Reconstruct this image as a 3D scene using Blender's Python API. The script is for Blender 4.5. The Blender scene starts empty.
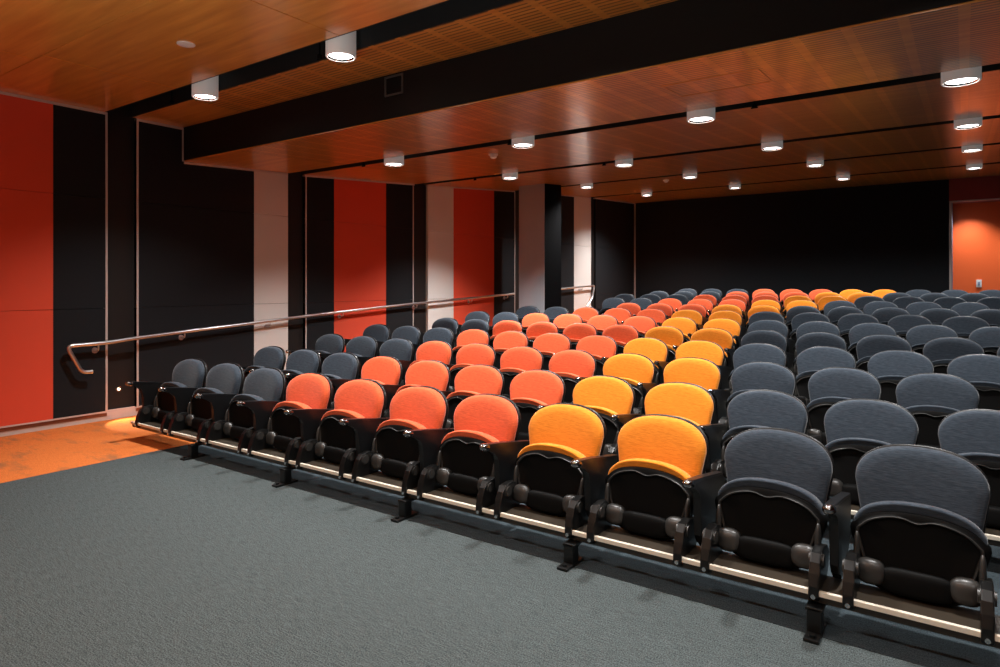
import bpy, bmesh, math, random
from mathutils import Vector, Matrix
random.seed(7)
scn = bpy.context.scene
COL = scn.collection
PI = math.pi

# ------------------------------------------------------------------ materials
def new_mat(name):
    m = bpy.data.materials.new(name); m.use_nodes = True
    nt = m.node_tree
    return m, nt, nt.nodes['Principled BSDF'], nt.nodes.new('ShaderNodeTexCoord')

def plain(name, col, rough=.5, metal=0., spec=.5, bump=0., bscale=80):
    m, nt, p, tc = new_mat(name)
    p.inputs['Base Color'].default_value = (*col, 1)
    p.inputs['Roughness'].default_value = rough
    p.inputs['Metallic'].default_value = metal
    p.inputs['Specular IOR Level'].default_value = spec
    n = nt.nodes.new('ShaderNodeTexNoise'); n.inputs['Scale'].default_value = bscale; n.inputs['Detail'].default_value = 3
    nt.links.new(tc.outputs['Object'], n.inputs['Vector'])
    mx = nt.nodes.new('ShaderNodeMixRGB'); mx.blend_type = 'MULTIPLY'; mx.inputs[0].default_value = .12
    mx.inputs[1].default_value = (*col, 1)
    nt.links.new(n.outputs['Color'], mx.inputs[2]); nt.links.new(mx.outputs[0], p.inputs['Base Color'])
    if bump:
        b = nt.nodes.new('ShaderNodeBump'); b.inputs['Strength'].default_value = bump; b.inputs['Distance'].default_value = .002
        nt.links.new(n.outputs['Fac'], b.inputs['Height']); nt.links.new(b.outputs[0], p.inputs['Normal'])
    return m

def math_node(nt, op, a, b=None):
    n = nt.nodes.new('ShaderNodeMath'); n.operation = op
    for i, v in enumerate((a, b)):
        if v is None: continue
        if isinstance(v, (int, float)): n.inputs[i].default_value = v
        else: nt.links.new(v, n.inputs[i])
    return n.outputs[0]

def fabric(name, c1, c2):
    """woven wool: fine horizontal threads, slightly uneven"""
    m, nt, p, tc = new_mat(name)
    mp = nt.nodes.new('ShaderNodeMapping'); mp.inputs['Scale'].default_value = (26, 40, 430)
    n = nt.nodes.new('ShaderNodeTexNoise'); n.inputs['Scale'].default_value = 1; n.inputs['Detail'].default_value = 2
    nt.links.new(tc.outputs['Object'], mp.inputs['Vector']); nt.links.new(mp.outputs[0], n.inputs['Vector'])
    n2 = nt.nodes.new('ShaderNodeTexNoise'); n2.inputs['Scale'].default_value = 500
    nt.links.new(tc.outputs['Object'], n2.inputs['Vector'])
    s = math_node(nt, 'ADD', math_node(nt, 'MULTIPLY', n.outputs['Fac'], .75), math_node(nt, 'MULTIPLY', n2.outputs['Fac'], .25))
    r = nt.nodes.new('ShaderNodeValToRGB')
    r.color_ramp.elements[0].position = .35; r.color_ramp.elements[1].position = .65
    r.color_ramp.elements[0].color = (*c1, 1); r.color_ramp.elements[1].color = (*c2, 1)
    nt.links.new(s, r.inputs[0]); nt.links.new(r.outputs[0], p.inputs['Base Color'])
    p.inputs['Roughness'].default_value = .9
    p.inputs['Specular IOR Level'].default_value = .15
    p.inputs['Sheen Weight'].default_value = .25; p.inputs['Sheen Roughness'].default_value = .4
    b = nt.nodes.new('ShaderNodeBump'); b.inputs['Strength'].default_value = .25; b.inputs['Distance'].default_value = .001
    nt.links.new(s, b.inputs['Height']); nt.links.new(b.outputs[0], p.inputs['Normal'])
    return m

def carpet(name, c1, c2, c3=None, scale=1.):
    """looped pile: grain, ribs running across, broad worn patches"""
    m, nt, p, tc = new_mat(name)
    n = nt.nodes.new('ShaderNodeTexNoise'); n.inputs['Scale'].default_value = 170 * scale; n.inputs['Detail'].default_value = 3
    nt.links.new(tc.outputs['Object'], n.inputs['Vector'])
    mp = nt.nodes.new('ShaderNodeMapping'); mp.inputs['Scale'].default_value = (14, 150, 60)
    n2 = nt.nodes.new('ShaderNodeTexNoise'); n2.inputs['Scale'].default_value = 1
    nt.links.new(tc.outputs['Object'], mp.inputs['Vector']); nt.links.new(mp.outputs[0], n2.inputs['Vector'])
    s = math_node(nt, 'ADD', math_node(nt, 'MULTIPLY', n.outputs['Fac'], .75), math_node(nt, 'MULTIPLY', n2.outputs['Fac'], .25))
    r = nt.nodes.new('ShaderNodeValToRGB')
    r.color_ramp.elements[0].position = .36; r.color_ramp.elements[1].position = .64
    r.color_ramp.elements[0].color = (*c1, 1); r.color_ramp.elements[1].color = (*c2, 1)
    nt.links.new(s, r.inputs[0])
    out = r.outputs[0]
    if c3:
        mp3 = nt.nodes.new('ShaderNodeMapping'); mp3.inputs['Scale'].default_value = (2.2, 5, 3)
        n3 = nt.nodes.new('ShaderNodeTexNoise'); n3.inputs['Scale'].default_value = 1; n3.inputs['Detail'].default_value = 6; n3.inputs['Roughness'].default_value = .7
        nt.links.new(tc.outputs['Object'], mp3.inputs['Vector']); nt.links.new(mp3.outputs[0], n3.inputs['Vector'])
        r3 = nt.nodes.new('ShaderNodeValToRGB'); r3.color_ramp.elements[0].position = .52; r3.color_ramp.elements[1].position = .66
        nt.links.new(n3.outputs['Fac'], r3.inputs[0])
        mx = nt.nodes.new('ShaderNodeMixRGB'); mx.inputs[2].default_value = (*c3, 1)
        nt.links.new(math_node(nt, 'MULTIPLY', r3.outputs[0], .75), mx.inputs[0]); nt.links.new(out, mx.inputs[1]); out = mx.outputs[0]
    nt.links.new(out, p.inputs['Base Color'])
    p.inputs['Roughness'].default_value = .95; p.inputs['Specular IOR Level'].default_value = .1
    b = nt.nodes.new('ShaderNodeBump'); b.inputs['Strength'].default_value = .6; b.inputs['Distance'].default_value = .004
    nt.links.new(s, b.inputs['Height']); nt.links.new(b.outputs[0], p.inputs['Normal'])
    return m

def wood(name, slots, x_from=-99., per=.284, ph=0.):
    """orange timber veneer, grain along X; optional perforation slots along X between solid bars"""
    m, nt, p, tc = new_mat(name)
    mp = nt.nodes.new('ShaderNodeMapping'); mp.inputs['Scale'].default_value = (.7, 9, 4)
    n = nt.nodes.new('ShaderNodeTexNoise'); n.inputs['Scale'].default_value = 1.6; n.inputs['Detail'].default_value = 6; n.inputs['Distortion'].default_value = .4
    nt.links.new(tc.outputs['Object'], mp.inputs['Vector']); nt.links.new(mp.outputs[0], n.inputs['Vector'])
    r = nt.nodes.new('ShaderNodeValToRGB')
    r.color_ramp.elements[0].position = .3; r.color_ramp.elements[1].position = .7
    r.color_ramp.elements[0].color = (.60, .215, .036, 1); r.color_ramp.elements[1].color = (.82, .345, .066, 1)
    nt.links.new(n.outputs['Fac'], r.inputs[0]); out = r.outputs[0]
    if slots:
        sx = nt.nodes.new('ShaderNodeSeparateXYZ'); nt.links.new(tc.outputs['Object'], sx.inputs[0])
        x, y = sx.outputs[0], sx.outputs[1]
        fy = math_node(nt, 'FRACT', math_node(nt, 'DIVIDE', y, .048))
        sl = math_node(nt, 'LESS_THAN', fy, .34)
        fx = math_node(nt, 'FRACT', math_node(nt, 'DIVIDE', math_node(nt, 'ADD', x, 100 * per + .1 * per - ph), per))
        inbar = math_node(nt, 'GREATER_THAN', fx, .2)
        inx = math_node(nt, 'GREATER_THAN', x, x_from)
        f = math_node(nt, 'MULTIPLY', math_node(nt, 'MULTIPLY', sl, inbar), inx)
        mx = nt.nodes.new('ShaderNodeMixRGB'); mx.inputs[2].default_value = (.03, .012, .006, 1)
        nt.links.new(math_node(nt, 'MULTIPLY', f, .72), mx.inputs[0]); nt.links.new(out, mx.inputs[1]); out = mx.outputs[0]
    nt.links.new(out, p.inputs['Base Color'])
    p.inputs['Roughness'].default_value = .30
    p.inputs['Specular IOR Level'].default_value = .5
    p.inputs['Coat Weight'].default_value = .8; p.inputs['Coat Roughness'].default_value = .17
    b = nt.nodes.new('ShaderNodeBump'); b.inputs['Strength'].default_value = .03; b.inputs['Distance'].default_value = .004
    nt.links.new(n.outputs['Fac'], b.inputs['Height']); nt.links.new(b.outputs[0], p.inputs['Normal'])
    return m

def glow(name, col, s):
    m, nt, p, tc = new_mat(name)
    p.inputs['Base Color'].default_value = (*col, 1)
    p.inputs['Emission Color'].default_value = (*col, 1); p.inputs['Emission Strength'].default_value = s
    return m

M = dict(
    dark=fabric('slate_wool', (.021, .0295, .041), (.053, .068, .088)),
    red=fabric('coral_wool', (.60, .090, .032), (.84, .150, .056)),
    orange=fabric('amber_wool', (.66, .195, .014), (.88, .308, .032)),
    black=plain('black_plastic', (.006, .006, .0065), .38, spec=.35, bump=.15, bscale=300),
    gloss=plain('gloss_black_arm', (.008, .008, .009), .28, spec=.4),
    shell=plain('charcoal_shell', (.004, .004, .004), .6, spec=.08, bump=.1, bscale=400),
    housing=plain('grey_hinge_plastic', (.030, .028, .026), .38),
    tip=plain('dark_chrome_arm_tip', (.30, .30, .31), .16, metal=1.),
    steel_black=plain('black_steel', (.005, .005, .005), .33, spec=.4),
    beam=plain('bronze_beam', (.040, .031, .022), .34),
    lip=plain('cream_beam_edge', (.78, .72, .60), .4),
    bolt=plain('zinc_bolt', (.6, .6, .6), .25, metal=1.),
    carpet=carpet('grey_carpet', (.018, .0245, .0255), (.104, .124, .126)),
    carpet2=carpet('blue_grey_carpet', (.018, .027, .033), (.066, .086, .098)),
    carpet3=carpet('orange_carpet', (.42, .090, .018), (.74, .22, .055), (.24, .11, .05)),
    wood=wood('timber_veneer', False),
    slot=wood('slotted_timber', True, -6.6, .30, 0.),
    slotb=wood('slotted_timber_rear', True, -6.7),
    void=plain('black_void_paint', (.006, .006, .006), .8),
    beamblk=plain('black_bulkhead_paint', (.0045, .0038, .0036), .7, spec=.3),
    wallblk=plain('black_acoustic_fabric', (.0075, .0092, .0118), .85, spec=.25, bump=.4, bscale=250),
    wallred=plain('red_acoustic_fabric', (.70, .070, .027), .85, bump=.4, bscale=250),
    wallwht=plain('pale_acoustic_fabric', (.68, .65, .62), .85, bump=.4, bscale=250),
    wallfront=plain('white_wall_paint', (.80, .79, .77), .8),
    pillar_shade=plain('pillar_shaded_side', (.0025, .0025, .003), 1., spec=.05),  # shade put into the colour of the pillar's right face
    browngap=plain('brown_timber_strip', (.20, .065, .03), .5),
    wallgap=plain('brown_black_paint', (.012, .010, .0095), .6, spec=.3),
    trim=plain('anodised_trim', (.62, .55, .52), .4, metal=.3),
    base=plain('pinkish_skirting', (.56, .48, .45), .45),
    steel=plain('brushed_steel_rail', (.68, .70, .72), .33, metal=1.),
    pillar=plain('pillar_lit_faces', (.40, .43, .47), .55, spec=.3),  # lightened so the pillar's front face reads as lit
    white=plain('white_lamp_paint', (.82, .80, .77), .4),
    housing_glow=glow('white_housing_added_glow', (.86, .80, .76), .13),  # faint emission added so the white housings read as lit
    reflector=plain('reflector', (.9, .9, .9), .12, metal=1.),
    lamp=glow('lamp_glow', (1, .97, .92), 14),
    steplamp=glow('step_lamp_glow', (1, .85, .6), 25),
    recess=plain('dark_red_paint', (.30, .045, .04), .55),
    doorored=plain('orange_wall_paint', (.80, .125, .025), .5),
    bluetrim=plain('blue_grey_frame', (.24, .31, .45), .4),
    plastic=plain('white_plastic', (.75, .76, .78), .4),
    smoke=plain('grey_disc', (.80, .70, .64), .5),
)

# ------------------------------------------------------------------ mesh helpers
def link(name, bm, mat, parent=None, smooth=False, sharp=None):
    bmesh.ops.recalc_face_normals(bm, faces=bm.faces)
    me = bpy.data.meshes.new(name); bm.to_mesh(me); bm.free()
    if isinstance(mat, (list, tuple)):
        for x in mat: me.materials.append(x)
    else: me.materials.append(mat)
    if smooth:
        for p in me.polygons: p.use_smooth = True
        if sharp: me.set_sharp_from_angle(angle=math.radians(sharp))
    o = bpy.data.objects.new(name, me); COL.objects.link(o)
    if parent: o.parent = parent
    return o

def tag(o, label, cat, group=None, kind=None):
    o['label'] = label; o['category'] = cat
    if group: o['group'] = group
    if kind: o['kind'] = kind
    return o

def thing(name, label, cat, loc=(0, 0, 0), group=None, rotz=0):
    o = bpy.data.objects.new(name, None); COL.objects.link(o)
    o.location = loc; o.rotation_euler[2] = rotz; o.empty_display_size = .1
    return tag(o, label, cat, group)

def struct(name, bm, mat, smooth=False):
    o = link(name, bm, mat, None, smooth); o['kind'] = 'structure'; return o

def box(bm, x0, x1, y0, y1, z0, z1, bevel=0, seg=2, mi=0):
    r = bmesh.ops.create_cube(bm, size=1)
    vs = r['verts']
    for v in vs:
        v.co = Vector(((x0 + x1) / 2 + v.co.x * (x1 - x0), (y0 + y1) / 2 + v.co.y * (y1 - y0), (z0 + z1) / 2 + v.co.z * (z1 - z0)))
    es = list({e for v in vs for e in v.link_edges})
    fs = list({f for v in vs for f in v.link_faces})
    for f in fs: f.material_index = mi
    if bevel:
        bmesh.ops.bevel(bm, geom=es, offset=bevel, segments=seg, affect='EDGES', profile=.6)
    return bm

def B(*a, **k):
    bm = bmesh.new(); box(bm, *a, **k); return bm

def prism(bm, pts, axis, a, b, bevel=0, seg=2):
    """extrude a 2D outline; axis 'x': pts are (y,z); axis 'y': pts are (x,z); axis 'z': pts (x,y)"""
    f3 = {'x': lambda p, t: (t, p[0], p[1]), 'y': lambda p, t: (p[0], t, p[1]), 'z': lambda p, t: (p[0], p[1], t)}[axis]
    va = [bm.verts.new(f3(p, a)) for p in pts]; vb = [bm.verts.new(f3(p, b)) for p in pts]
    n = len(pts)
    fa = bm.faces.new(va); fb = bm.faces.new(vb[::-1])
    for i in range(n): bm.faces.new((va[i], vb[i], vb[(i + 1) % n], va[(i + 1) % n]))
    if bevel:
        es = list(fa.edges) + list(fb.edges)
        bmesh.ops.bevel(bm, geom=es, offset=bevel, segments=seg, affect='EDGES', profile=.6)
    return bm

def cyl(bm, p, axis, r, l, seg=20, r2=None):
    """cylinder centred on p along axis"""
    rot = {'x': Matrix.Rotation(PI / 2, 4, 'Y'), 'y': Matrix.Rotation(PI / 2, 4, 'X'), 'z': Matrix.Identity(4)}[axis]
    bmesh.ops.create_cone(bm, cap_ends=True, segments=seg, radius1=r, radius2=r if r2 is None else r2, depth=l,
                          matrix=Matrix.Translation(p) @ rot)
    return bm

def lathe(bm, prof, c=(0, 0, 0), seg=32):
    rings = []
    for r, z in prof:
        if r < 1e-6: rings.append([bm.verts.new((c[0], c[1], c[2] + z))])
        else: rings.append([bm.verts.new((c[0] + r * math.cos(2 * PI * i / seg), c[1] + r * math.sin(2 * PI * i / seg), c[2] + z)) for i in range(seg)])
    for a, b in zip(rings, rings[1:]):
        for i in range(seg):
            j = (i + 1) % seg
            q = [a[i % len(a)], a[j % len(a)], b[j % len(b)], b[i % len(b)]]
            q = list(dict.fromkeys(q))
            if len(q) > 2: bm.faces.new(q)
    return bm

def tube(bm, pts, r, seg=12):
    pts = [Vector(p) for p in pts]; n = len(pts); rings = []
    up = Vector((0, 0, 1)); prev = None
    for i, p in enumerate(pts):
        d = (pts[min(i + 1, n - 1)] - pts[max(i - 1, 0)]).normalized()
        a = Vector((1, 0, 0)) if prev is None else prev
        a = (a - d * a.dot(d))
        if a.length < 1e-4: a = up - d * up.dot(d)
        a.normalize(); prev = a; b = d.cross(a)
        rings.append([bm.verts.new(p + a * r * math.cos(2 * PI * k / seg) + b * r * math.sin(2 * PI * k / seg)) for k in range(seg)])
    for A, Bq in zip(rings, rings[1:]):
        for k in range(seg): bm.faces.new((A[k], A[(k + 1) % seg], Bq[(k + 1) % seg], Bq[k]))
    bm.faces.new(rings[0][::-1]); bm.faces.new(rings[-1])
    return bm

def rounded(pts, rad, n=5):
    """polyline with rounded inner corners (3D)"""
    pts = [Vector(p) for p in pts]; out = [pts[0]]
    for a, b, c in zip(pts, pts[1:], pts[2:]):
        r = min(rad, (a - b).length * .49, (c - b).length * .49)
        p, q = b + (a - b).normalized() * r, b + (c - b).normalized() * r
        for i in range(n + 1):
            t = i / n; out.append(p * (1 - t) ** 2 + b * 2 * t * (1 - t) + q * t * t)
    out.append(pts[-1]); return out

def rings_mesh(bm, rings, cap_a=True, cap_b=True):
    vr = [[bm.verts.new(p) for p in r] for r in rings]; n = len(vr[0])
    for A, Bq in zip(vr, vr[1:]):
        for i in range(n):
            j = (i + 1) % n; bm.faces.new((A[i], A[j], Bq[j], Bq[i]))
    for flag, r, ring in ((cap_a, vr[0], rings[0]), (cap_b, vr[-1], rings[-1])):
        if flag:
            c = bm.verts.new(sum((Vector(p) for p in ring), Vector()) / n)
            for i in range(n): bm.faces.new((r[i], r[(i + 1) % n], c))
    return bm

# ------------------------------------------------------------------ room numbers
XW = -7.8                      # face of the left wall panels
YB = 17.78                     # rear wall
XR = 4.2                       # how far the room goes right of the camera
CEIL = 3.434
def floor_z(y): return 0. if y < 4.2 else .0532 * (y - 4.2)
CP = [(4.31, 3.02), (5.97, 3.095), (8.6, 3.27), (11.65, 3.51), (15.1, 3.745), (YB + .6, 3.89)]
def ceil_z(y):
    for (a, za), (b, zb) in zip(CP, CP[1:]):
        if y <= b: return za + (zb - za) * (y - a) / (b - a)
    return CP[-1][1]

# ------------------------------------------------------------------ floor
def floor_strip(bm, x0, x1, ys, th=.12):
    top = [(y, floor_z(y)) for y in ys]
    pts = top + [(y, z - th) for y, z in reversed(top)]
    return prism(bm, pts, 'x', x0, x1)
XC = -6.0
struct('floor', floor_strip(bmesh.new(), XC, XR, [-4., 3.1]), M['carpet'])
struct('floor_raked', floor_strip(bmesh.new(), XC, XR, [3.104, 4.2, YB + .9]), M['carpet2'])
struct('floor_aisle', floor_strip(bmesh.new(), XW - .12, XC - .003, [-4., 4.2, YB + .9]), M['carpet3'])

# ------------------------------------------------------------------ left wall
bm = bmesh.new(); prism(bm, [(-4, -.12), (YB + 1, -.12), (YB + 1, 4.6), (-4, 4.6)], 'x', XW - .3, XW - .05)
struct('wall_left', bm, M['wallgap'])
def base_strip(y0, y1):
    ys = [y0] + ([4.2] if y0 < 4.2 < y1 else []) + [y1]
    lo = [(y, floor_z(y)) for y in ys]
    return prism(bmesh.new(), lo + [(y, z + .105) for y, z in reversed(lo)], 'x', XW - .0495, XW - .018)
struct('baseboard_left', base_strip(-4, YB), M['base'])

SPANS = [  # y0, y1, colour, trim on (front edge, rear edge), label
    (1.2, 2.897, 'red', 0, 0, 'orange-red acoustic wall panel at the far left, nearest the front of the hall'),
    (2.899, 3.432, 'blk', 0, 1, 'narrow black acoustic wall panel behind the start of the long handrail'),
    (3.746, 5.280, 'blk', 1, 0, 'wide black acoustic wall panel between the first channel and first pale panel'),
    (5.282, 5.823, 'wht', 0, 0, 'first pale cream acoustic wall panel, nearest the front of the hall'),
    (6.120, 6.652, 'blk', 1, 0, 'black acoustic wall panel just before the second red panel'),
    (6.654, 7.747, 'red', 0, 0, 'middle red acoustic wall panel with the handrail crossing it'),
    (7.749, 8.410, 'blk', 0, 1, 'black acoustic wall panel just behind the middle red panel'),
    (8.786, 9.501, 'wht', 0, 0, 'second pale cream acoustic wall panel, touching the rearmost red panel'),
    (9.503, 10.795, 'red', 0, 0, 'rearmost red acoustic wall panel, just behind a pale panel'),
    (10.797, 11.557, 'blk', 0, 1, 'black acoustic wall panel where the long handrail ends'),
    (11.95, 14.14, 'blk', 0, 0, 'black acoustic wall panel partly hidden behind the square pillar'),
    (14.142, 15.035, 'wht', 0, 0, 'rearmost pale cream acoustic wall panel, behind the short handrail'),
    (15.30, 17.74, 'blk', 0, 1, 'charcoal acoustic wall panel in the rear corner of the hall'),
]
for y0, y1, c, ta, tb, lab in SPANS:
    t = thing('acoustic_panel', lab, 'wall panel', (XW, (y0 + y1) / 2, floor_z((y0 + y1) / 2)), 'acoustic panels on the left wall')
    ym, zf = (y0 + y1) / 2, floor_z((y0 + y1) / 2)
    bm = bmesh.new()
    def top(y): return (CEIL - .02) if y < 4.31 else ceil_z(y) - .02
    for a, b_ in ((y0, min(y1, 4.30)), (max(y0, 4.30), y1)):
        if b_ - a < .01: continue
        zs = [None, 1.25, 2.47, None]
        for k in range(3):
            lo = [(y - ym, (floor_z(y) + .105 if zs[k] is None else zs[k] + .002) - zf) for y in (a, b_)]
            hi = [(y - ym, (top((a + .001) if (y == a and a == 4.30) else y) if zs[k + 1] is None else zs[k + 1] - .002) - zf) for y in (a, b_)]
            prism(bm, [lo[0], lo[1], hi[1], hi[0]], 'x', -.049, 0)
    link('panel_face', bm, M['wall' + c], t)
    for on, ya in ((ta, y0), (tb, y1 - .022)):
        if on: link('edge_trim', B(-.049, .006, ya - ym, ya - ym + .022, floor_z(ya) + .105 - zf, top(ya + (.03 if on and ya == y0 else 0)) - zf), M['trim'], t)
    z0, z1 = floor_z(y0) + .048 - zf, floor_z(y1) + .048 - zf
    link('brown_strip', prism(bmesh.new(), [(y0 - ym, z0), (y1 - ym, z1), (y1 - ym, z1 + .04), (y0 - ym, z0 + .04)], 'x', -.0175, -.012), M['browngap'], t)  # thin brown strip along the foot of the panel
    z0, z1 = floor_z(y0) + .088 - zf, floor_z(y1) + .088 - zf
    link('bottom_trim', prism(bmesh.new(), [(y0 - ym, z0), (y1 - ym, z1), (y1 - ym, z1 + .017), (y0 - ym, z0 + .017)], 'x', -.049, .003), M['trim'], t)
# pale cove strip where wall meets ceiling
bm = bmesh.new(); box(bm, XW - .049, XW + .008, 1.2, 3.43, CEIL - .03, CEIL - .002); struct('trim_1', bm, M['trim'])
bm = bmesh.new(); box(bm, XW - .049, XW + .008, 3.746, 4.298, CEIL - .03, CEIL - .002); struct('trim_2', bm, M['trim'])
k = 3
for a, b_ in ((4.31, 5.82), (6.11, 8.43), (8.78, 11.55), (11.8, 15.03), (15.25, YB - .02)):
    ys = [a] + [y for y, _ in CP if a < y < b_] + [b_]
    bm = prism(bmesh.new(), [(y, ceil_z(y) - .028) for y in ys] + [(y, ceil_z(y) - .002) for y in reversed(ys)], 'x', XW - .049, XW + .008)
    struct('trim_%d' % k, bm, M['trim']); k += 1
struct('trim_%d' % k, B(XW, XW + .012, 4.285, 4.309, 3.02, CEIL - .01), M['trim']); k += 1

# ------------------------------------------------------------------ rear wall and alcove
XA = -.28
struct('wall_back', B(XW - .3, XA, YB, YB + .25, -.1, 4.6), M['wallblk'])
struct('trim_%d' % k, B(XW, XW + .02, YB - .02, YB, floor_z(YB), ceil_z(YB) - .01), M['trim']); k += 1
bm = bmesh.new(); box(bm, XA, XR, YB, YB + .2, 3.375, 4.6); struct('wall_back_header', bm, M['recess'])
bm = bmesh.new(); box(bm, XA + .02, XR, YB + .70, YB + .9, -.1, 3.45); struct('wall_alcove', bm, M['doorored'])
bm = bmesh.new(); box(bm, XA + .02, XR, YB + .201, YB + .70, 3.375, 3.45); struct('ceiling_alcove', bm, M['recess'])
bm = bmesh.new(); box(bm, XA + .005, XA + .045, YB - .015, YB + .06, .5, 3.375); box(bm, XA + .005, XR, YB - .015, YB + .06, 3.345, 3.375)
struct('door_frame', bm, M['trim'])
bm = bmesh.new(); box(bm, XA + .005, XA + .06, YB + .25, YB + .69, .5, 3.374); struct('wall_alcove_side', bm, M['bluetrim'])
t = thing('wall_switch', 'small white switch plate on the orange alcove wall at the rear', 'switch', (.27, YB + .698, 1.53))
link('plate', B(-.05, .05, -.018, 0, -.085, .085, bevel=.006), M['plastic'], t)
link('rocker', B(-.022, .022, -.03, -.016, -.04, .04, bevel=.004), M['bluetrim'], t)

struct('wall_front', B(XW - .3, XR + .2, -4.2, -4.0, -.12, 3.8), M['wallfront'])
struct('wall_right', B(XR, XR + .2, -4, YB + 1, -.12, 4.6), M['recess'])
# ------------------------------------------------------------------ pillar
PX0, PX1, PY0, PY1 = -7.12, -6.53, 10.68, 11.32
bm = bmesh.new(); box(bm, PX0, PX1, PY0, PY1, floor_z(PY0) - .05, ceil_z(PY1) + .02, bevel=.006, seg=1); 
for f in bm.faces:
    if f.normal.x > .9: f.material_index = 1  # right face takes the shaded copy, the others the lit one
struct('pillar', bm, [M['pillar'], M['pillar_shade']])

# ------------------------------------------------------------------ ceiling
def slab(y0, y1, mat, name='ceiling', x0=XW, x1=XR, z=None):
    za, zb = (z, z) if z else (ceil_z(y0), ceil_z(y1))
    o = link(name, prism(bmesh.new(), [(y0, za), (y1, zb), (y1, zb + .04), (y0, za + .04)], 'x', x0, x1), mat)
    o['kind'] = 'structure'; return o
# front veneer panels with open seams
for y0, y1, x0, x1 in ((-4, 2.257, XW, -6.465), (-4, 2.257, -6.451, -3.1), (-4, 2.257, -3.092, XR),
                       (2.266, 3.40, XW, -6.305), (2.266, 3.40, -6.291, -3.932), (2.266, 3.40, -3.924, XR)):
    slab(y0, y1, M['wood'], 'ceiling', x0, x1, CEIL)
slab(3.70, 4.31, M['slot'], 'ceiling', XW, XR, CEIL)
struct('ceiling_bulkhead', B(XW + .012, XR, 4.300, 4.38, 3.032, CEIL + .04), M['beamblk'])
GR = [(5.85, 6.09), (8.47, 8.73), (11.53, 11.78), (14.98, 15.22)]
ed = [4.312] + [v for g in GR for v in g] + [YB + .2]
for a, b_ in zip(ed[::2], ed[1::2]): slab(a, b_, M['slotb'])
# black voids above the light channels
bm = bmesh.new(); box(bm, XW - .04, XR, 3.38, 3.72, CEIL + .35, CEIL + .4); box(bm, XW - .04, XR, 3.401, 3.415, CEIL + .001, CEIL + .4); box(bm, XW - .04, XR, 3.685, 3.699, CEIL + .001, CEIL + .4)
struct('ceiling_void', bm, M['void'])
for a, b_ in GR:
    zc = ceil_z(b_) + .045
    bm = bmesh.new(); box(bm, XW - .04, XR, a - .02, b_ + .02, zc + .25, zc + .3); box(bm, XW - .04, XR, a + .001, a + .012, ceil_z(a) + .002, zc + .3); box(bm, XW - .04, XR, b_ - .012, b_ - .001, ceil_z(b_) + .002, zc + .3)
    struct('ceiling_void', bm, M['void'])
# access hatch in the lowered ceiling
t = thing('access_hatch', 'rectangular timber access hatch outlined in the lowered ceiling', 'hatch', (-1.55, 5.05, ceil_z(5.05)))
sl = (ceil_z(5.6) - ceil_z(4.5)) / 1.1
bm = bmesh.new()
for x0, x1, y0, y1 in ((-.36, .36, -.22, -.205), (-.36, .36, .205, .22), (-.36, -.345, -.205, .205), (.345, .36, -.205, .205)):
    prism(bm, [(y0, y0 * sl - .004), (y1, y1 * sl - .004), (y1, y1 * sl + .002), (y0, y0 * sl + .002)], 'x', x0, x1)
link('hatch_frame', bm, M['wood'], t)

# ------------------------------------------------------------------ ceiling fittings
LAMPS = []
def downlight(x, y, zb, lab, r=.12, energy=1.):
    t = thing('downlight', lab, 'ceiling light', (x, y, zb), 'white cylinder downlights')
    h = .30
    link('housing', lathe(bmesh.new(), [(0, h), (r, h), (r, .006), (r - .006, 0), (r - .014, .002), (r - .016, .03)]), M['housing_glow'], t, True, 40)
    link('reflector', lathe(bmesh.new(), [(r - .016, .004), (r - .026, .02), (r - .05, .05)]), M['reflector'], t, True, 60)
    link('lamp', lathe(bmesh.new(), [(r - .02, .02), (r - .05, .013), (0, .009)]), M['lamp'], t, True)
    LAMPS.append((x, y, zb, energy))
ordx = ['first', 'second', 'third', 'fourth']
chan = ['front', 'second', 'third', 'fourth', 'rear']
LP = [[(-6.04, 3.55), (-4.08, 3.55), (-2.15, 3.55), (-.17, 3.55)],
      [(-5.87, 5.97), (-3.924, 5.97), (-1.971, 5.97), (-.021, 5.97)],
      [(-5.9, 8.6), (-3.939, 8.6), (-1.951, 8.6), (.031, 8.6)],
      [(-6.14, 11.65), (-4.05, 11.65), (-1.98, 11.65), (.09, 11.65)],
      [(-6.32, 15.1), (-4.22, 15.1), (-2.04, 15.1), (.15, 15.1)]]
OFFLAMPS = []
for i, row in enumerate(LP):
    for j, (x, y) in enumerate(row):
        if i == 0 and j > 1: OFFLAMPS.append((x, y)); continue
        zb = 3.335 if i == 0 else ceil_z(y) - .075
        downlight(x, y, zb, '%s white cylinder downlight from the left wall in the %s ceiling channel' % (ordx[j], chan[i]), r=.12 if i == 0 else .125)
# small hangers in the channels
for x, y, w in ((-6.75, 3.6, 'before the first downlight of the front channel'), (-4.4, 3.6, 'between the two downlights of the front channel'),
                (-6.42, 5.97, 'left of the first downlight of the second channel'), (-4.1, 5.97, 'left of the second downlight of the second channel'),
                (-1.5, 5.97, 'right of the third downlight of the second channel'), (-6.6, 8.6, 'left of the first downlight of the third channel'),
                (-4.25, 8.6, 'left of the second downlight of the third channel')):
    zc = CEIL if y < 4 else ceil_z(y)
    bm = bmesh.new(); cyl(bm, (0, 0, .18), 'z', .008, .37 if y < 4 else .30, 10) if y < 4 else cyl(bm, (0, 0, .16), 'z', .008, .33, 10); cyl(bm, (0, 0, -.005), 'z', .022, .03, 14); box(bm, -.03, .03, -.006, .006, -.028, -.018, bevel=.003)
    tag(link('ceiling_sprinkler', bm, M['shell'], None, True, 40), 'small dark sprinkler head ' + w, 'sprinkler', 'small fittings hanging in the channels').location = (x, y, zc - .01)
bm = lathe(bmesh.new(), [(0, -.010), (.058, -.010), (.068, -.006), (.069, 0), (0, 0)])
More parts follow.
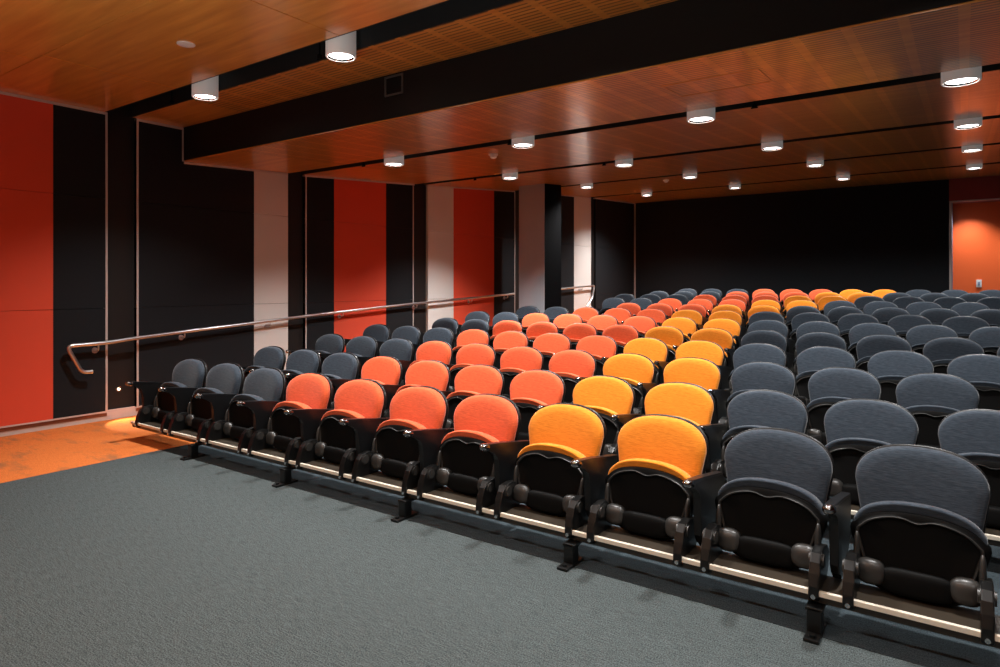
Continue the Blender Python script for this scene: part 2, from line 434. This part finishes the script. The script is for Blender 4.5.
tag(link('ceiling_speaker', bm, M['smoke'], None, True, 40), 'flat pale round speaker disc in the front timber ceiling', 'speaker').location = (-5.065, 2.816, CEIL)
for x, y, l in ((-4.78, 6.60, 'white smoke detector on the timber ceiling behind the second channel'), (-4.75, 12.3, 'small white smoke detector on the timber ceiling near the rear')):
    t = thing('smoke_detector', l, 'smoke detector', (x, y, ceil_z(y)), 'smoke detectors')
    link('mount', lathe(bmesh.new(), [(0, 0), (.06, 0), (.06, -.018), (.05, -.024), (0, -.024)]), M['white'], t, True, 40)
    link('sensor', lathe(bmesh.new(), [(.042, -.024), (.04, -.045), (.025, -.055), (0, -.055)]), M['white'], t, True, 50)
t = thing('bulkhead_vent', 'small square dark metal vent on the black bulkhead', 'vent', (-4.225, 4.31, 3.325))
bm = bmesh.new()
box(bm, -.115, .115, -.02, 0, .075, .09); box(bm, -.115, .115, -.02, 0, -.09, -.075); box(bm, -.115, -.098, -.02, 0, -.075, .075); box(bm, .098, .115, -.02, 0, -.075, .075)
link('vent_frame', bm, plain('dark_grey_metal', (.13, .145, .145), .35, metal=.6), t)
bm = bmesh.new()
for i in range(7):
    z = -.065 + i * .021
    prism(bm, [(-.016, z), (-.013, z + .003), (-.001, z + .014), (-.003, z + .011)], 'x', -.098, .098)
link('louvre', bm, M['shell'], t)

# ------------------------------------------------------------------ handrails and step lights
RX = XW + .09
def rail(pts, brackets, lab):
    t = thing('handrail', lab, 'handrail', (RX, pts[len(pts) // 2][1], pts[len(pts) // 2][2]), 'steel handrails on the left wall')
    o = Vector(t.location)
    link('rail', tube(bmesh.new(), [Vector(p) - o for p in rounded(pts, .07)], .021, 14), M['steel'], t, True, 60)
    for y, z in brackets:
        bm = bmesh.new()
        tube(bm, rounded([(XW + .002 - o.x, y - o.y, z - .075 - o.z), (RX - o.x, y - o.y, z - .075 - o.z), (RX - o.x, y - o.y, z - .015 - o.z)], .03), .008, 10)
        cyl(bm, (XW + .006 - o.x, y - o.y, z - .075 - o.z), 'x', .032, .012, 18)
        link('bracket', bm, M['steel'], t, True, 40)
RP = [(3.367, .872), (3.686, .901), (4.4, .952), (5.159, .998), (5.748, 1.038), (6.575, 1.090), (7.983, 1.165), (9.348, 1.226), (10.67, 1.283), (11.40, 1.316)]
def rz(y):
    for (a, za), (b, zb) in zip(RP, RP[1:]):
        if y <= b: return za + (zb - za) * (y - a) / (b - a)
    return RP[-1][1] + .056 * (y - RP[-1][0])
rail([(RX, 3.24, .570), (RX, 3.135, .572), (RX, 2.99, .866)] + [(RX, y, z) for y, z in RP],
     [(y, rz(y)) for y in (3.30, 4.27, 5.47, 6.75, 8.40, 9.95, 11.15)], 'long steel handrail sloping up the left wall towards the pillar')
rail([(RX, 12.6, 1.372), (RX, 15.06, 1.482), (RX, 14.93, 1.16), (RX, 14.66, .96)], [(13.2, 1.398), (14.4, 1.451)], 'short steel handrail on the left wall behind the pillar')
STEP = [(3.57, .326), (4.77, .435)]
for i, (y, z) in enumerate(STEP):
    t = thing('step_light', ['small glowing round step light low in the first wall channel', 'small glowing step light low on the wide black panel behind the seats'][i], 'step light',
              (XW - (.05 if i == 0 else 0), y, z), 'step lights low on the left wall')
    link('bezel', cyl(bmesh.new(), (.004, 0, 0), 'x', .030, .01, 20), M['bolt'], t, True, 40)
    link('lens', cyl(bmesh.new(), (.010, 0, 0), 'x', .010, .008, 20), M['steplamp'], t, True, 40)

# ------------------------------------------------------------------ chairs
TILT = .19
def back_outline(grow=0., zb=.33):
    a, b, zc, n = .256 + grow, .158 + grow, .613, 2.35
    pts = []
    N = 28
    for i in range(N + 1):
        th = PI * i / N
        c, s = math.cos(th), math.sin(th)
        pts.append((a * math.copysign(abs(c) ** (2 / n), c), zc + b * abs(s) ** (2 / n)))
    wb = .215 + grow; r = .05
    left = []
    for k in range(1, 4): left.append((-(a + (wb - a) * k / 4), zc + (zb + r - zc) * k / 4))
    for k in range(6):
        an = PI / 2 * k / 5
        left.append((-(wb - r + r * math.cos(an)), zb + r - r * math.sin(an)))
    right = [(-x, z) for x, z in reversed(left)]
    return pts + left + right

def back_map(x, y, z): return Vector((x, y + (z - .771) * TILT - .42 * x * x + .0, z))

def shrink(pts, s, c):
    return [(c[0] + (x - c[0]) * s, c[1] + (z - c[1]) * s) for x, z in pts]

def backrest_bm():
    o = back_outline(); c = (0, .56)
    lay = [(.55, .016), (.93, .016), (.985, .010), (1., -.004), (.997, -.018), (.975, -.034), (.93, -.043), (.78, -.049), (.5, -.053), (.22, -.054)]
    return rings_mesh(bmesh.new(), [[back_map(x, y, z) for x, z in shrink(o, s, c)] for s, y in lay])
def backshell_bm():
    o = back_outline(.004, .27); c = (0, .53)
    lay = [(.9, .018), (.985, .018), (1., .024), (.995, .034), (.96, .044), (.8, .05), (.4, .054)]
    return rings_mesh(bmesh.new(), [[back_map(x, y, z) for x, z in shrink(o, s, c)] for s, y in lay])

LEAN = math.radians(6)
SO = Vector((0, -.272, .196)); SU = Vector((0, math.sin(LEAN), math.cos(LEAN))); SN = Vector((0, -math.cos(LEAN), math.sin(LEAN)))
def seat_map(x, v, w): return SO + Vector((x, 0, 0)) + SU * (v * 1.07) + SN * (w - .35 * x * x)
def seat_outline(grow=0., notch=0.):
    pts = []
    for i in range(33):
        u = -1 + 2 * i / 32; x = .258 * u
        v = .352 - .062 * abs(u) ** 2.3 - .030 * abs(u) ** 9
        v -= notch * math.exp(-(x / .05) ** 2)
        pts.append((-x, v))
    side = [(-.262, .235), (-.258, .205), (-.248, .165), (-.235, .12), (-.218, .075), (-.200, .035), (-.175, .006), (-.13, -.010), (-.065, -.016)]
    allp = pts + side + [(0, -.018)] + [(-x, v) for x, v in reversed(side)]
    return allp if not grow else shrink(allp, 1 + grow, (0, .18))

def cushion_bm():
    o = [(x * .94, v) for x, v in seat_outline()]; c = (0, .18)
    lay = [(.5, -.082), (.8, -.080), (.93, -.074), (.985, -.060), (1., -.042), (1., -.012), (.99, .004), (.97, .010), (.93, .008), (.88, 0)]
    return rings_mesh(bmesh.new(), [[seat_map(x, v, w) for x, v in shrink(o, s, c)] for s, w in lay])
def shell_outline(notch=0.):
    """wraps the cushion at the sides, stops short of its padded top edge"""
    return [(x * .985, v - .036 * min(1, max(0, (v - .18) / .1))) for x, v in seat_outline(0, notch)]
def seatshell_bm():
    o, on = shell_outline(), shell_outline(.02); c = (0, .17)
    lay = [(o, .93, -.045), (o, .985, -.045), (o, 1., -.038), (o, 1., .002), (o, .985, .014), (o, .94, .017), (on, .915, .019), (on, .90, .027), (on, .885, .031), (on, .865, .030), (on, .85, .022), (on, .81, .012), (on, .5, .010)]
    bm = rings_mesh(bmesh.new(), [[seat_map(x, v, w) for x, v in shrink(q, s, c)] for q, s, w in lay])
    for f in bm.faces:
        m = f.calc_center_median()
        if (m - SO).dot(SN) + .35 * m.x ** 2 > .025: f.material_index = 1
    return bm
def blob(bm, c, r, e=2.6, seg=18, rings=12):
    """rounded block in the seat frame (superellipsoid)"""
    P = lambda t: math.copysign(abs(t) ** (2 / e), t)
    rr = []
    for i in range(1, rings):
        ph = PI * i / rings - PI / 2
        rr.append([seat_map(0, c[1], c[2]) + Vector((c[0] + r[0] * P(math.cos(ph)) * P(math.cos(2 * PI * k / seg)), 0, 0)) + SU * (1.07 * r[1] * P(math.cos(ph)) * P(math.sin(2 * PI * k / seg))) + SN * (r[2] * P(math.sin(ph))) for k in range(seg)])
    return rings_mesh(bm, rr)
def hinge_bm(s):
    bm = bmesh.new()
    blob(bm, (s * .172, .060, .016), (.060, .052, .040), 2.6)
    blob(bm, (s * .226, .125, .010), (.014, .085, .022), 2.4)
    return bm
def centre_block_bm():
    bm = blob(bmesh.new(), (0, .045, .008), (.135, .052, .040), 4.)
    return bm

ARM = [(-.495, .552), (-.48, .569), (-.30, .545), (0.0, .498), (.035, .47), (.02, .38), (-.01, .29), (-.06, .245), (-.13, .225), (-.17, .215), (-.18, .190), (-.27, .190), (-.28, .213), (-.32, .230), (-.350, .275), (-.356, .40), (-.361, .46), (-.375, .492), (-.41, .520), (-.46, .538)]
def arm_bm(): return prism(bmesh.new(), ARM, 'x', -.019, .019, bevel=.005)
def armrest_bm():
    bm = bmesh.new()
    pts = [(-.505, .552), (-.50, .567), (-.49, .576), (-.47, .579), (-.30, .556), (0, .509), (.01, .501), (0, .495), (-.30, .542), (-.43, .558), (-.46, .550), (-.485, .541), (-.498, .542)]
    return prism(bm, pts, 'x', -.0205, .0205, bevel=.006)
def armtip_bm():
    bm = bmesh.new()
    bmesh.ops.create_uvsphere(bm, u_segments=20, v_segments=12, radius=1)
    for v in bm.verts: v.co = Vector((v.co.x * .028, -.478 + v.co.y * .042, .560 + v.co.z * .024 - v.co.y * .006))
    return bm
def standard_bm():
    bm = bmesh.new()
    pts = [(-.17, .27), (-.19, .21), (-.24, .172), (-.33, .172), (-.36, .150), (-.40, .134), (-.438, .138), (-.456, .156), (-.452, .20), (-.436, .25), (-.418, .295), (-.385, .326), (-.32, .335), (-.22, .315)]
    return prism(bm, pts, 'x', -.022, .022, bevel=.007)
def hingecap_bm():
    bm = bmesh.new(); cyl(bm, (0, -.365, .290), 'x', .036, .062, 22)
    bmesh.ops.bevel(bm, geom=[e for e in bm.edges if len(e.link_faces) == 2 and abs(e.calc_face_angle(0)) > 1.2], offset=.008, segments=2, affect='EDGES')
    return bm
def bolt_bm():
    return cyl(bmesh.new(), (0, -.457, .160), 'y', .010, .012, 10)

R = random.Random(3)
def make_chair(kind):
    c = thing('auditorium_chair', '', 'chair')
    link('backrest', backrest_bm(), M[kind], c, True)
    link('back_shell', backshell_bm(), M['black'], c, True)
    link('seat_cushion', cushion_bm(), M[kind], c, True)
    s = link('seat_shell', seatshell_bm(), [M['shell'], M['housing']], c, True, 50)
    for q in (-1, 1): link('hinge_housing', hinge_bm(q), M['housing'], s, True)
    link('hinge_block', centre_block_bm(), M['shell'], s, True)
    a = link('side_panel', arm_bm(), M['black'], c, False)
    a.location.x = -.305
    link('armrest', armrest_bm(), M['gloss'], a, False)
    link('armrest_tip', armtip_bm(), M['tip'], a, True)
    for q in (-1, 1):
        st = link('standard', standard_bm(), M['steel_black'], c, False); st.location.x = q * .238
        link('pivot_cap', hingecap_bm(), M['housing'], st, True, 40)
        link('bolt', bolt_bm(), M['bolt'], st, True, 40)
    return c
PROTO = {k_: make_chair(k_) for k_ in ('dark', 'red', 'orange')}
USED = set()
def place(kind, loc, lab, group):
    src = PROTO[kind]
    if kind not in USED:
        USED.add(kind); r = src
    else:
        r = src.copy(); COL.objects.link(r)
        for ch in src.children:
            d = ch.copy(); COL.objects.link(d); d.parent = r
            for g in ch.children:
                e = g.copy(); COL.objects.link(e); e.parent = d
    r.location = loc; r['label'] = lab; r['group'] = group
    return r
PITCH = .61; YR1, SP = 3.569, 1.1395
ROWS = [(-6.265, 'DDDRRRROODDD'), (-6.581, 'DDDRRRROODDD'), (-6.879, 'DDDRRRROODDD'), (-7.187, 'DDDRRRROODDDD'), (-6.805, 'DDRRRROODDDDD'),
        (-7.024, 'DDRRRROODDDDD'), (-6.700, 'DDRRROODDDDDD'), (-5.178, 'RRROODDDDDD'), (-6.024, 'DDRRROODDDDDD'), (-6.303, 'DDDRRROODDDDDD'),
        (-5.95, 'DDDRRROODDDDDD'), (-5.653, 'DDDRRROODDDDDD')]
DZ = [0, .019, .079, .138, .201, .265, .331, .391, .459, .524, .580, .633]
NUM = ['first', 'second', 'third', 'fourth', 'fifth', 'sixth', 'seventh', 'eighth', 'ninth', 'tenth', 'eleventh', 'twelfth', 'thirteenth', 'fourteenth']
ROWN = ['front row', 'second row', 'third row', 'fourth row', 'fifth row', 'sixth row', 'seventh row', 'eighth row', 'ninth row', 'tenth row', 'eleventh row', 'rearmost row']
CN = dict(D=('dark', 'slate-grey'), R=('red', 'coral-red'), O=('orange', 'amber-orange'))
CAMY = math.radians(35.327); F = 655.25
def px(x, y):
    s, c = math.sin(CAMY), math.cos(CAMY)
    return 500 + F * (x * c + y * s) / (-x * s + y * c)
for n, (x0, cols) in enumerate(ROWS):
    y = YR1 + n * SP; z = floor_z(y)
    if n == 0: z = 0
    last = x0
    for k_, ch in enumerate(cols):
        x = x0 + k_ * PITCH
        if px(x - .305, y - .52) > 1000 and px(x - .26, y) > 1000: continue
        last = x
        kind, cn = CN[ch]
        dz = DZ[n] - floor_z(y)
        place(kind, (x, y, z + max(dz, -.008)), '%s tip-up chair, %s from the wall end of the %s' % (cn, NUM[k_], ROWN[n]), 'tip-up chairs of the ' + ROWN[n])
    # the beam the row is bolted to
    t = thing('chair_support_rail', 'black-legged bronze rail carrying the chairs of the ' + ROWN[n], 'support rail', (x0, y, z), 'support rails on the floor under the rows')
    L = last - x0 + .33
    link('rail', B(-.37, L, -.425, -.225, .125, .175, bevel=.006), M['beam'], t)
    link('rail_edge', B(-.36, L, -.446, -.426, .160, .183, bevel=.003), M['lip'], t)
    fx = [-5.50, -4.21, -2.97, -1.74, -.53] if n == 0 else [x0 + .305 + 1.22 * i for i in range(int((last - x0) / 1.22) + 1)]
    for f in fx:
        lx = f - x0
        yf = -.445
        gz = floor_z(y + yf) - z
        bm = bmesh.new(); box(bm, lx - .03, lx + .03, yf - .035, yf + .03, gz + .012, .121, bevel=.006); box(bm, lx - .036, lx + .036, yf - .035, yf + .20, .104, .1195, bevel=.005)
        lg = link('leg', bm, M['steel_black'], t)
        bm = bmesh.new(); box(bm, lx - .032, lx + .032, yf - .105, yf + .09, gz, gz + .016, bevel=.006); cyl(bm, (lx, yf - .075, gz + .02), 'z', .014, .014, 12)
        link('foot_plate', bm, M['steel_black'], lg)

# ------------------------------------------------------------------ light
def spot(name, loc, e, size, blend, col=(1, .98, .955), r=.07, rot=(0, 0, 0)):
    l = bpy.data.lights.new(name, 'SPOT'); l.energy = e; l.spot_size = math.radians(size); l.spot_blend = blend; l.color = col; l.shadow_soft_size = r
    o = bpy.data.objects.new(name, l); COL.objects.link(o); o.location = loc; o.rotation_euler = rot; return o
E1 = 400
def WEIGHT(x, y):                      # lamp outputs differ; those along the wall are the strongest
    if y < 5: return .9
    if y < 7: return 1.05 if x < -5 else .82
    if y < 9: return 2.3 if x < -5 else .78
    if y < 13: return 1.2 if x < -5 else .85
    return 2.1 if x < -6 else 1.2
for x, y, zb, e in LAMPS: spot('downlight_beam', (x, y, zb - .012), E1 * WEIGHT(x, y), 120 if y < 9 else 134, .85 if y < 9 else 1.)
for x, y in OFFLAMPS: spot('downlight_beam', (x, y, 3.353), E1, 134, 1.)
for x in (-4.08, -2.12, -.17, 1.8): spot('stage_downlight_beam', (x, .9, 3.40), E1 * .40, 134, 1.)   # the front ceiling's own lights, behind the frame
for y, z in STEP[:1]: spot('step_light_beam', (XW + .05, y, z), 26, 76, .25, (1, .85, .6), .01, (0, math.radians(-36), 0))
for x in (.1, 1.3): spot('alcove_downlight_beam', (x, YB + .24, 3.36), 220, 112, 1.)
spot('ceiling_fill_light', (-2.4, -1.1, .5), 900, 150, 1., r=.25, rot=(PI, 0, 0))   # added unseen fill pointing up to brighten the ceiling
w = bpy.data.worlds.new('World'); scn.world = w; w.use_nodes = True
w.node_tree.nodes['Background'].inputs[0].default_value = (1, .96, .92, 1)
w.node_tree.nodes['Background'].inputs[1].default_value = .10

# ------------------------------------------------------------------ camera
cam = bpy.data.cameras.new('Camera'); co = bpy.data.objects.new('Camera', cam); COL.objects.link(co)
co.location = (0, 0, 1.52); co.rotation_euler = (PI / 2, 0, CAMY)
cam.sensor_fit = 'HORIZONTAL'; cam.sensor_width = 36; cam.lens = F / 1000 * 36
cam.shift_y = (284.0 - 333.5) / 1000
cam.clip_start = .05
scn.camera = co
vs = scn.view_settings; vs.view_transform = 'Standard'; vs.look = 'None'; vs.exposure = 0; vs.gamma = 1; vs.use_curve_mapping = False
